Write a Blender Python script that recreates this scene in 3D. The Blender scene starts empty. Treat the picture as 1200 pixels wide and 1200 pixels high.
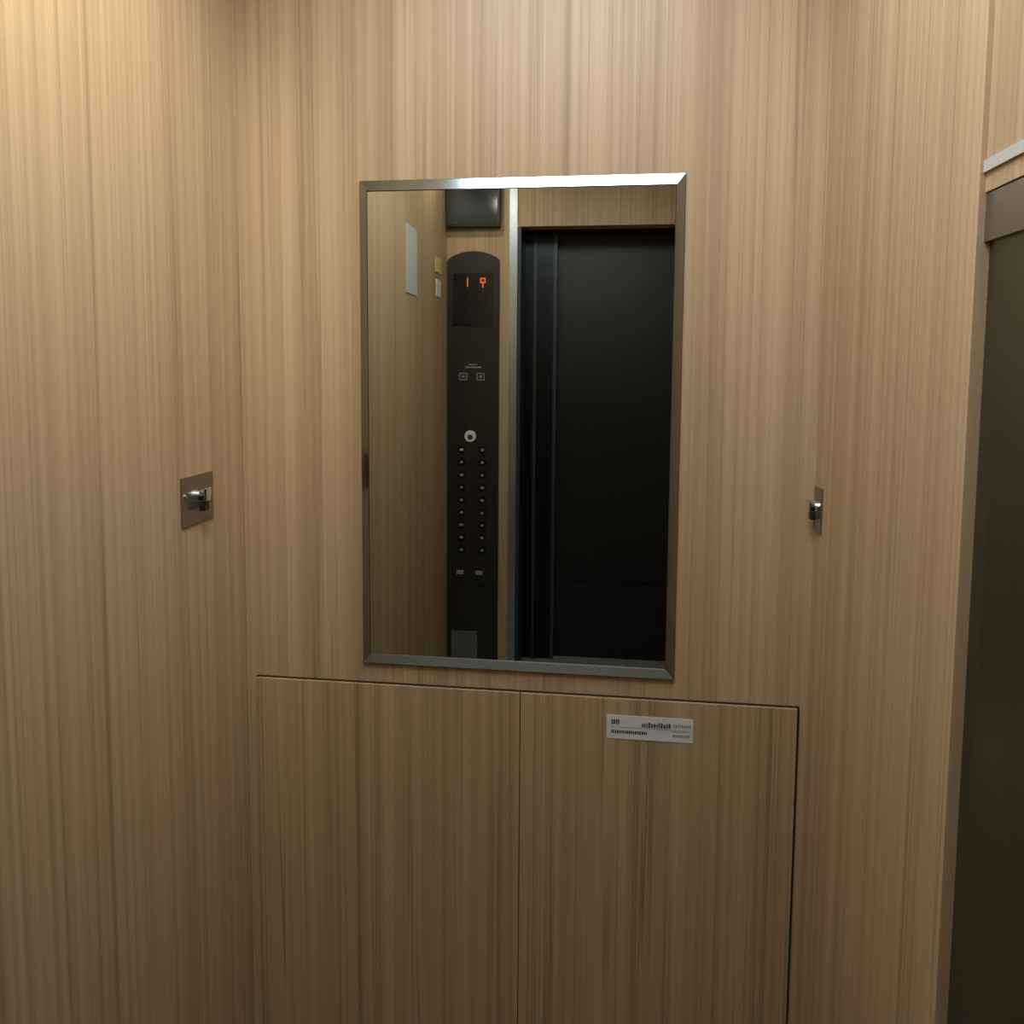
import bpy, bmesh, math, random
from mathutils import Vector, Matrix
random.seed(4)
S=.75; ZF=.36
def P(x,y,z): return Vector((x*S,y*S,(z+ZF)*S))
scn=bpy.context.scene
scn.view_settings.view_transform='Standard'
scn.view_settings.look='None'

# ---------------------------------------------------------------- materials
def newmat(name):
    m=bpy.data.materials.new(name); m.use_nodes=True
    return m,m.node_tree.nodes,m.node_tree.links,m.node_tree.nodes['Principled BSDF']
def plain(name,col,rough=.5,metal=0.,emit=None,es=0.,noise=0.03):
    m,n,l,b=newmat(name)
    b.inputs['Roughness'].default_value=rough; b.inputs['Metallic'].default_value=metal
    t=n.new('ShaderNodeTexNoise'); t.inputs['Scale'].default_value=40
    mx=n.new('ShaderNodeMix'); mx.data_type='RGBA'
    mx.inputs[6].default_value=(*[c*(1-noise*2) for c in col],1); mx.inputs[7].default_value=(*[min(1,c*(1+noise*2)) for c in col],1)
    l.new(t.outputs[0],mx.inputs[0]); l.new(mx.outputs[2],b.inputs['Base Color'])
    if emit: b.inputs['Emission Color'].default_value=(*emit,1); b.inputs['Emission Strength'].default_value=es
    return m
def wood(name,dark,mid,light,lines=.55,offset=(0,0,0),fine=1.):
    m,n,l,b=newmat(name)
    tc=n.new('ShaderNodeTexCoord')
    def noise(sx,sz,detail=2,off=0,rough=.5):
        mp=n.new('ShaderNodeMapping'); mp.inputs['Scale'].default_value=(sx,sx,sz)
        mp.inputs['Location'].default_value=(offset[0]+off,offset[1]+off*.7,offset[2]+off*.3)
        l.new(tc.outputs['Object'],mp.inputs['Vector'])
        t=n.new('ShaderNodeTexNoise'); t.inputs['Scale'].default_value=1; t.inputs['Detail'].default_value=detail
        t.inputs['Roughness'].default_value=rough
        l.new(mp.outputs[0],t.inputs['Vector']); return t.outputs[0]
    def math_(op,a,bv,c=None):
        k=n.new('ShaderNodeMath'); k.operation=op
        for i,v in enumerate((a,bv,c)):
            if v is None: continue
            if isinstance(v,(int,float)): k.inputs[i].default_value=v
            else: l.new(v,k.inputs[i])
        return k.outputs[0]
    def ramp(src,stops):
        r=n.new('ShaderNodeValToRGB'); cr=r.color_ramp
        cr.elements[0].position=stops[0][0]; cr.elements[0].color=(*stops[0][1],1)
        cr.elements[1].position=stops[-1][0]; cr.elements[1].color=(*stops[-1][1],1)
        for p,c in stops[1:-1]:
            e=cr.elements.new(p); e.color=(*c,1)
        l.new(src,r.inputs[0]); return r.outputs[0]
    broad=noise(26,.12,2,3.1); med=noise(80,.25,2,7.7,.5); fn=noise(420,.9,2,1.3)
    s=math_('MULTIPLY_ADD',med,.5,math_('MULTIPLY',broad,.5))
    s=math_('MULTIPLY_ADD',fn,.06*fine,math_('SUBTRACT',s,.03*fine))
    col=ramp(s,[(.30,dark),(.5,mid),(.70,light)])
    ln=None
    for sc,zz,off,wd,amt in((46,.22,11.3,34,lines),(62,.2,31.7,26,lines*.7)):
        rd=noise(sc,zz,1,off)
        d=math_('ABSOLUTE',math_('SUBTRACT',rd,.5),0)
        q=math_('SUBTRACT',1,math_('MINIMUM',math_('MULTIPLY',d,wd),1))
        brk=noise(30,.8,1,off+10)
        msk=math_('MULTIPLY',math_('MINIMUM',math_('MAXIMUM',math_('MULTIPLY',math_('SUBTRACT',brk,.42),6),0),1),amt)
        q=math_('MULTIPLY',q,msk)
        ln=q if ln is None else math_('MAXIMUM',ln,q)
    mx=n.new('ShaderNodeMix'); mx.data_type='RGBA'
    l.new(ln,mx.inputs[0]); l.new(col,mx.inputs[6]); mx.inputs[7].default_value=(*[c*.48 for c in dark],1)
    l.new(mx.outputs[2],b.inputs['Base Color'])
    b.inputs['Roughness'].default_value=.46
    b.inputs['Specular IOR Level'].default_value=.5
    return m
WOOD=wood('wood_laminate',(.330,.219,.118),(.440,.305,.176),(.52,.376,.228),.5)
WOOD2=wood('wood_laminate_trunk',(.285,.184,.088),(.41,.280,.147),(.485,.345,.197),.75,(4,2,1))
STEEL=plain('brushed_steel',(.55,.56,.56),.25,1)
def brushed(name,col,rough):
    m,n,l,b=newmat(name)
    tc=n.new('ShaderNodeTexCoord'); mp=n.new('ShaderNodeMapping'); mp.inputs['Scale'].default_value=(500,500,4)
    t=n.new('ShaderNodeTexNoise'); t.inputs['Scale'].default_value=1
    l.new(tc.outputs['Object'],mp.inputs['Vector']); l.new(mp.outputs[0],t.inputs['Vector'])
    mx=n.new('ShaderNodeMix'); mx.data_type='RGBA'; mx.inputs[6].default_value=(*[c*.8 for c in col],1); mx.inputs[7].default_value=(*[c*1.15 for c in col],1)
    l.new(t.outputs[0],mx.inputs[0]); l.new(mx.outputs[2],b.inputs['Base Color'])
    b.inputs['Metallic'].default_value=1; b.inputs['Roughness'].default_value=rough
    return m
JAMB=brushed('hairline_steel',(.50,.58,.66),.3)
SIDEDOOR=brushed('dark_hairline_steel',(.20,.20,.175),.34)
BEVEL=plain('polished_bevel',(.66,.74,.76),.14,1,noise=.01)
BEVELS=plain('side_bevel_dimmed',(.30,.31,.30),.12,1,noise=.01)  # same bevel in darker metal, dim side reflections put into the colour
GLASS=plain('mirror_silvering',(.70,.73,.65),.0,1,noise=.0)
EDGE=plain('mirror_edge',(.03,.027,.024),.4,.3)
PLATE=plain('satin_plate',(.30,.27,.23),.35,.9)
CHROME=plain('chrome',(.85,.85,.85),.1,1)
BLACK=plain('black_plastic',(.012,.012,.012),.4)
GAP=plain('shadow_gap',(.03,.02,.014),.8)
COPM=plain('smoked_panel',(.019,.017,.015),.34)
DISP=plain('display_glass',(.006,.006,.007),.15)
DOORM=plain('dark_door',(.0035,.004,.005),.4)
DOORB=plain('blue_highlight_steel',(.05,.060,.075),.35,.5)  # blue tint stands in for bluish highlights on the door edges
DOORS=brushed('dim_blue_steel',(.030,.035,.042),.3)
LABEL=plain('silver_label',(.62,.63,.60),.5)
TRIMM=plain('satin_header_trim',(.48,.47,.44),.5)
INK=plain('label_ink',(.05,.05,.05),.6)
WHITE=plain('white_plastic',(.75,.75,.72),.4)
PALE=plain('button_legend',(.30,.29,.26),.4)
YEL=plain('yellow_label',(.65,.52,.2),.5)
ORANGE=plain('led_orange',(.6,.15,.03),.5,emit=(.9,.22,.04),es=.45)
FLOOR=plain('stone_vinyl',(.18,.16,.13),.45,noise=.12)
CEIL=plain('ceiling_paint',(.62,.61,.58),.6)
LAMP=plain('light_diffuser',(.9,.9,.9),.5,emit=(.84,.92,1),es=9.2)
LAMPW=plain('downlight_lens',(.9,.9,.9),.5,emit=(1,.93,.78),es=110)

# ---------------------------------------------------------------- helpers
def mk(name,bm,mats,parent=None,smooth=False):
    me=bpy.data.meshes.new(name); bmesh.ops.recalc_face_normals(bm,faces=bm.faces); bm.to_mesh(me); bm.free()
    for m in (mats if isinstance(mats,list) else [mats]): me.materials.append(m)
    if smooth:
        for p in me.polygons: p.use_smooth=True
    o=bpy.data.objects.new(name,me); scn.collection.objects.link(o)
    if parent: o.parent=parent
    return o
def addbox(bm,x0,x1,y0,y1,z0,z1,mi=0):
    a,b=P(min(x0,x1),min(y0,y1),min(z0,z1)),P(max(x0,x1),max(y0,y1),max(z0,z1))
    vs=[bm.verts.new((x,y,z)) for z in(a.z,b.z) for y in(a.y,b.y) for x in(a.x,b.x)]
    for f in((0,1,3,2),(4,6,7,5),(0,4,5,1),(2,3,7,6),(0,2,6,4),(1,5,7,3)):
        k=bm.faces.new([vs[i] for i in f]); k.material_index=mi
def box(name,x0,x1,y0,y1,z0,z1,mat,parent=None,bev=0):
    bm=bmesh.new(); addbox(bm,x0,x1,y0,y1,z0,z1)
    if bev: bmesh.ops.bevel(bm,geom=bm.edges[:],offset=bev,segments=2,affect='EDGES',profile=.5)
    return mk(name,bm,mat,parent)
def cyl(name,c,r,h,axis,mat,parent=None,seg=32,r2=None):
    bm=bmesh.new()
    bmesh.ops.create_cone(bm,cap_ends=True,segments=seg,radius1=r*S,radius2=(r2 if r2 is not None else r)*S,depth=h*S)
    rot={'z':Matrix(),'y':Matrix.Rotation(math.pi/2,4,'X'),'x':Matrix.Rotation(math.pi/2,4,'Y')}[axis]
    bmesh.ops.transform(bm,matrix=Matrix.Translation(P(*c))@rot,verts=bm.verts)
    return mk(name,bm,mat,parent)
def empty(name,loc=(0,0,0)):
    e=bpy.data.objects.new(name,None); scn.collection.objects.link(e); e.empty_display_size=.05; return e

XL,XR,YF=-.959,.539,-2.73; ZC=2.95; Z0=-.36; T=.12
# ---------------------------------------------------------------- shell
box('floor',XL-T,XR+T+.1,YF-.6,T,Z0-T,Z0,FLOOR)
box('ceiling',XL-T,XR+T+.1,YF-.6,T,ZC,ZC+T,CEIL)
box('wall_back',XL-T,XR+T,0,T,Z0,ZC,WOOD)
box('wall_left',XL-T,XL,YF-.6,0,Z0,ZC,WOOD)
bm=bmesh.new()
addbox(bm,XR,XR+T,-.725,0,Z0,ZC); addbox(bm,XR,XR+T,YF-.6,-1.95,Z0,ZC)
addbox(bm,XR+.008,XR+T,-1.95,-.725,1.86,ZC)
mk('wall_right',bm,WOOD)
bm=bmesh.new()
addbox(bm,XL,-.56,YF-.12,YF,Z0,ZC); addbox(bm,-.512,XR,YF-.12,YF,2.495,ZC)
mk('wall_front',bm,WOOD)
box('trim_1',XL,XL+.004,-.004,0,Z0,ZC,WOOD2)
box('trim_2',-.56,-.512,YF-.3,YF+.012,Z0,ZC,JAMB)
box('trim_3',XR+.004,XR+.012,-1.95,-.725,1.888,1.905,TRIMM)      # light header strip over the side door
box('baseboard_left',XL,XL+.012,YF,0,Z0,-.30,STEEL)
box('baseboard_back',XL+.012,XR-.012,-.012,0,Z0,-.30,STEEL)
box('baseboard_right',XR-.012,XR,-.72,0,Z0,-.30,STEEL)
# side door
d=empty('door_2')
box('leaf',XR+.018,XR+.05,-1.95,-.7255,Z0,1.79,SIDEDOOR,d)
box('header_rail',XR+.010,XR+.05,-1.95,-.7255,1.79,1.858,PLATE,d)
# front sliding door, set deep in the opening
d=empty('door_1')
box('fast_leaf',-.30,.56,YF-.36,YF-.33,Z0,2.52,DOORM,d)
box('slow_leaf',-.512,-.28,YF-.30,YF-.27,Z0,2.52,DOORS,d)
box('leaf_edge',-.30,-.278,YF-.33,YF-.262,Z0,2.52,DOORB,d)
box('leaf_highlight',-.43,-.41,YF-.27,YF-.25,Z0,2.495,DOORB,d)  # stripe added as a painted bluish highlight on the slow leaf
box('jamb_return',-.512,-.49,YF-.27,YF-.0,Z0,2.495,DOORB,d)
box('kick_line',-.2,.5,YF-.33,YF-.326,.17,.18,DOORS,d)
box('head_soffit',-.49,XR,YF-.36,YF-.12,2.495,2.53,DOORM,d)

# ---------------------------------------------------------------- mirror
mx0,mx1,mz0,mz1=-.619,.204,.811,2.085
bm=bmesh.new()
def loop(x0,x1,z0,z1,y): return [bm.verts.new(P(x,y,z)) for x,z in((x0,z0),(x1,z0),(x1,z1),(x0,z1))]
A=loop(mx0-.003,mx1+.003,mz0-.004,mz1+.003,-.001); B=loop(mx0,mx1,mz0,mz1,-.010)
C=loop(mx0+.021,mx1-.021,mz0+.028,mz1-.027,-.0195)
C2=loop(mx0+.023,mx1-.023,mz0+.030,mz1-.029,-.0175)
for L1,L2,k in((A,B,0),(B,C,1),(C,C2,0)):
    for i in range(4):
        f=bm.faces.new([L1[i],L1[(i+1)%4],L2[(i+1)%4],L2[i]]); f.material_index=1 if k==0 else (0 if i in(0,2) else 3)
f=bm.faces.new(C2); f.material_index=2
f=bm.faces.new(A[::-1]); f.material_index=1
mk('wall_mirror',bm,[BEVEL,EDGE,GLASS,BEVELS])

# ---------------------------------------------------------------- trunk compartment doors
t=empty('trunk_compartment_door'); 
px0,px1,pz,sm=-.9235,.514,.7515,-.192
box('gap_backing',px0-.003,px1+.006,-.0025,-.0005,-.295,pz+.004,GAP,t)
box('leaf_wide',px0,sm-.0010,-.010,-.0025,-.29,pz,WOOD2,t,.0012)
box('leaf_narrow',sm+.0010,px1,-.010,-.0025,-.29,pz-.0,WOOD2,t,.0012)
box('edge_strip',px1+.0005,px1+.006,-.005,-.0025,-.29,pz,BLACK,t)

# label on the trunk door
bm=bmesh.new()
lx0,lx1,lz0,lz1=.036,.257,.645,.708
addbox(bm,lx0,lx1,-.0115,-.010,lz0,lz1,0)
def ink(x0,x1,z0,z1): addbox(bm,x0,x1,-.0121,-.0115,z0,z1,1)
x=lx0+.012
for i in range(4): ink(x,x+.004,.684,.697); x+=.0055
x=lx0+.09
while x<lx0+.165:
    w=random.uniform(.003,.006); ink(x,x+w,.680,.680+random.uniform(.009,.014)); x+=w+.0018
x=lx0+.172
while x<lx1-.008: ink(x,x+.002,.684,.692); x+=.005
x=lx0+.012
while x<lx0+.105: w=random.uniform(.002,.005); ink(x,x+w,.660,.668); x+=w+.0015
x=lx0+.17
while x<lx1-.01: ink(x,x+.002,.658,.665); x+=.0045
ink(lx0+.165,lx1-.008,.672,.6728); ink(lx0+.008,lx1-.008,.6765,.677)
mk('trunk_label_sticker',bm,[LABEL,INK])

# ---------------------------------------------------------------- protective sheet hooks
def hook(side,yc,zc,w,h,k=1.):
    e=empty('wall_hook')
    X=XL if side>0 else XR; s=side
    box('plate',X,X+s*.004,yc-w/2,yc+w/2,zc-h/2,zc+h/2,PLATE,e,.001)
    cyl('boss',(X+s*.008,yc,zc+.006),.017*k,.010,'x',CHROME,e)
    cyl('stem',(X+s*.018*k,yc,zc+.006),.009*k,.024*k,'x',BLACK,e)
    box('hook_tip',X+s*.024*k,X+s*.031*k,yc-.012*k,yc+.012*k,zc-.004,zc+.028*k,CHROME,e,.002)
    box('hook_drop',X+s*.010*k,X+s*.026*k,yc-.010*k,yc+.010*k,zc-.028*k,zc-.002,BLACK,e,.002)
    for sy in(-1,1): cyl('screw',(X+s*.0045,yc+sy*w*.38,zc+.014),.006*k,.004,'x',STEEL,e,16)
hook(1,-.226,1.287,.140,.118)
hook(-1,-.036,1.268,.060,.112,.85)

# ---------------------------------------------------------------- car operating panel (front wall, seen in mirror)
c=empty('elevator_control_panel')
cx=-.787; hw=.165; yb=YF; yf=YF+.02
bm=bmesh.new()
pts=[(-hw,-.34),(hw,-.34),(hw,2.29)]
for i in range(1,16):
    a=i/16; xx=hw-2*hw*a; pts.append((xx,2.29+.055*(1-(xx/hw)**2)**.8))
pts.append((-hw,2.29))
fr=[bm.verts.new(P(cx+x,yf,z)) for x,z in pts]; bk=[bm.verts.new(P(cx+x,yb,z)) for x,z in pts]
bm.faces.new(fr); bm.faces.new(bk[::-1])
for i in range(len(pts)): j=(i+1)%len(pts); bm.faces.new([fr[i],bk[i],bk[j],fr[j]])
mk('faceplate',bm,COPM,c)
def cb(n,x0,x1,z0,z1,m,d=.006,y=yf): return box(n,x0,x1,y,y+d,z0,z1,m,c)
cb('display',-.912,-.662,1.879,2.207,DISP,.004)
y2=yf+.004
cb('digit_1',-.826,-.818,2.125,2.180,ORANGE,.003,y2)
for n_,a in enumerate([(-.742,-.708,2.172,2.180),(-.742,-.734,2.15,2.180),(-.716,-.708,2.15,2.180),(-.742,-.708,2.147,2.155),(-.729,-.721,2.118,2.15)]):
    cb('digit_seg',*a,ORANGE,.003,y2)
cb('speaker_line',-.835,-.735,1.618,1.626,PALE)
cb('caption_line',-.815,-.76,1.636,1.642,PALE)
for xx in(-.848,-.737):
    cb('door_button_cap',xx-.030,xx+.030,1.535,1.592,COPM,.008)
    for q in((-.026,-.02,1.54,1.587),(.02,.026,1.54,1.587),(-.026,.026,1.54,1.546),(-.026,.026,1.581,1.587),(-.008,.008,1.555,1.572)):
        cb('door_button_mark',xx+q[0],xx+q[1],q[2],q[3],PALE,.0095)
cyl('key_switch',(-.802,yf+.006,1.186),.036,.012,'y',WHITE,c)
cyl('key_slot',(-.802,yf+.013,1.18),.017,.004,'y',INK,c)
for i in range(9):
    z=1.10-i*.081
    for xx in(-.858,-.724):
        cyl('floor_button',(xx,yf+.003,z),.024,.006,'y',DISP,c,20)
        w=random.uniform(.007,.013)
        cb('button_legend',xx-w,xx+w,z-.008,z+.006,YEL if i==0 and xx<-.8 else PALE,.008)
for xx in(-.868,-.743): cb('low_button',xx-.022,xx+.022,.29,.315,PALE,.007)
cb('low_seam',cx-hw,cx+hw,.22,.224,BLACK,.002)
cb('paper_slip',-.925,-.755,-.27,-.085,plain('grey_notice',(.10,.115,.12),.5),.003)
m_=empty('information_monitor')
box('casing',XL+.004,-.615,YF,YF+.06,2.487,2.76,BLACK,m_,.003)
box('screen',XL+.02,-.632,YF+.06,YF+.064,2.50,2.74,plain('screen_glass',(.02,.028,.04),.12),m_)

box('safety_notice',XL,XL+.004,-1.95,-1.75,1.99,2.33,plain('pale_notice',(.48,.50,.48),.35),None)
bm=bmesh.new(); addbox(bm,XL,XL+.003,-2.55,-2.40,2.18,2.27,0); addbox(bm,XL,XL+.003,-2.54,-2.42,2.04,2.14,1)
mk('wall_label',bm,[YEL,WHITE])

# ---------------------------------------------------------------- lighting
L_=empty('ceiling_light')
box('diffuser',-.52,.34,-1.6,-.45,ZC-.012,ZC-.002,LAMP,L_)
bm=bmesh.new()
for a in((-.55,-.52,-1.63,-.42),(.34,.37,-1.63,-.42),(-.52,.34,-1.63,-1.6),(-.52,.34,-.45,-.42)): addbox(bm,*a,ZC-.02,ZC)
mk('rim',bm,STEEL,L_)
for yy in(-1.25,-2.2):
    D_=empty('downlight')
    cyl('lens',(-.78,yy,ZC-.006),.06,.008,'z',LAMPW,D_)
    cyl('bezel',(-.78,yy,ZC-.002),.075,.004,'z',STEEL,D_)
def spot(name,loc,tgt,power,col,ang,blend=1.):
    ld=bpy.data.lights.new(name,'SPOT'); ld.energy=power; ld.color=col; ld.spot_size=math.radians(ang); ld.spot_blend=blend
    ld.shadow_soft_size=.04
    o=bpy.data.objects.new(name,ld); scn.collection.objects.link(o)
    a,b_=P(*loc),P(*tgt); o.location=a; o.rotation_euler=(b_-a).to_track_quat('-Z','Y').to_euler()
spot('added_wall_spot',(-.40,-1.05,ZC-.05),(XL,-.62,2.22),34,(1,.95,.80),72)  # added warm spot without a fixture, brightens the upper left wall
spot('added_wall_spot',(.0,-.9,ZC-.05),(XR,-.52,2.15),11,(.78,.89,1),74)  # added cool spot without a fixture, lifts the upper right wall
w=bpy.data.worlds.new('world'); scn.world=w; w.use_nodes=True
w.node_tree.nodes['Background'].inputs[0].default_value=(.5,.55,.6,1); w.node_tree.nodes['Background'].inputs[1].default_value=.05

# ---------------------------------------------------------------- camera
yaw,pitch,roll=.1177,.0742,.007
cd=bpy.data.cameras.new('camera'); cam=bpy.data.objects.new('camera',cd); scn.collection.objects.link(cam)
F=Vector((-math.sin(yaw)*math.cos(pitch),math.cos(yaw)*math.cos(pitch),-math.sin(pitch)))
r=F.cross(Vector((0,0,1))).normalized(); u=r.cross(F)
r2=math.cos(roll)*r+math.sin(roll)*u; u2=-math.sin(roll)*r+math.cos(roll)*u
M=Matrix((r2,u2,-F)).transposed().to_4x4(); M.translation=P(0,-1.86,1.6); cam.matrix_world=M
cd.sensor_width=36; cd.lens=36*850/1200; cd.shift_y=-.085; cd.clip_start=.02
scn.camera=cam
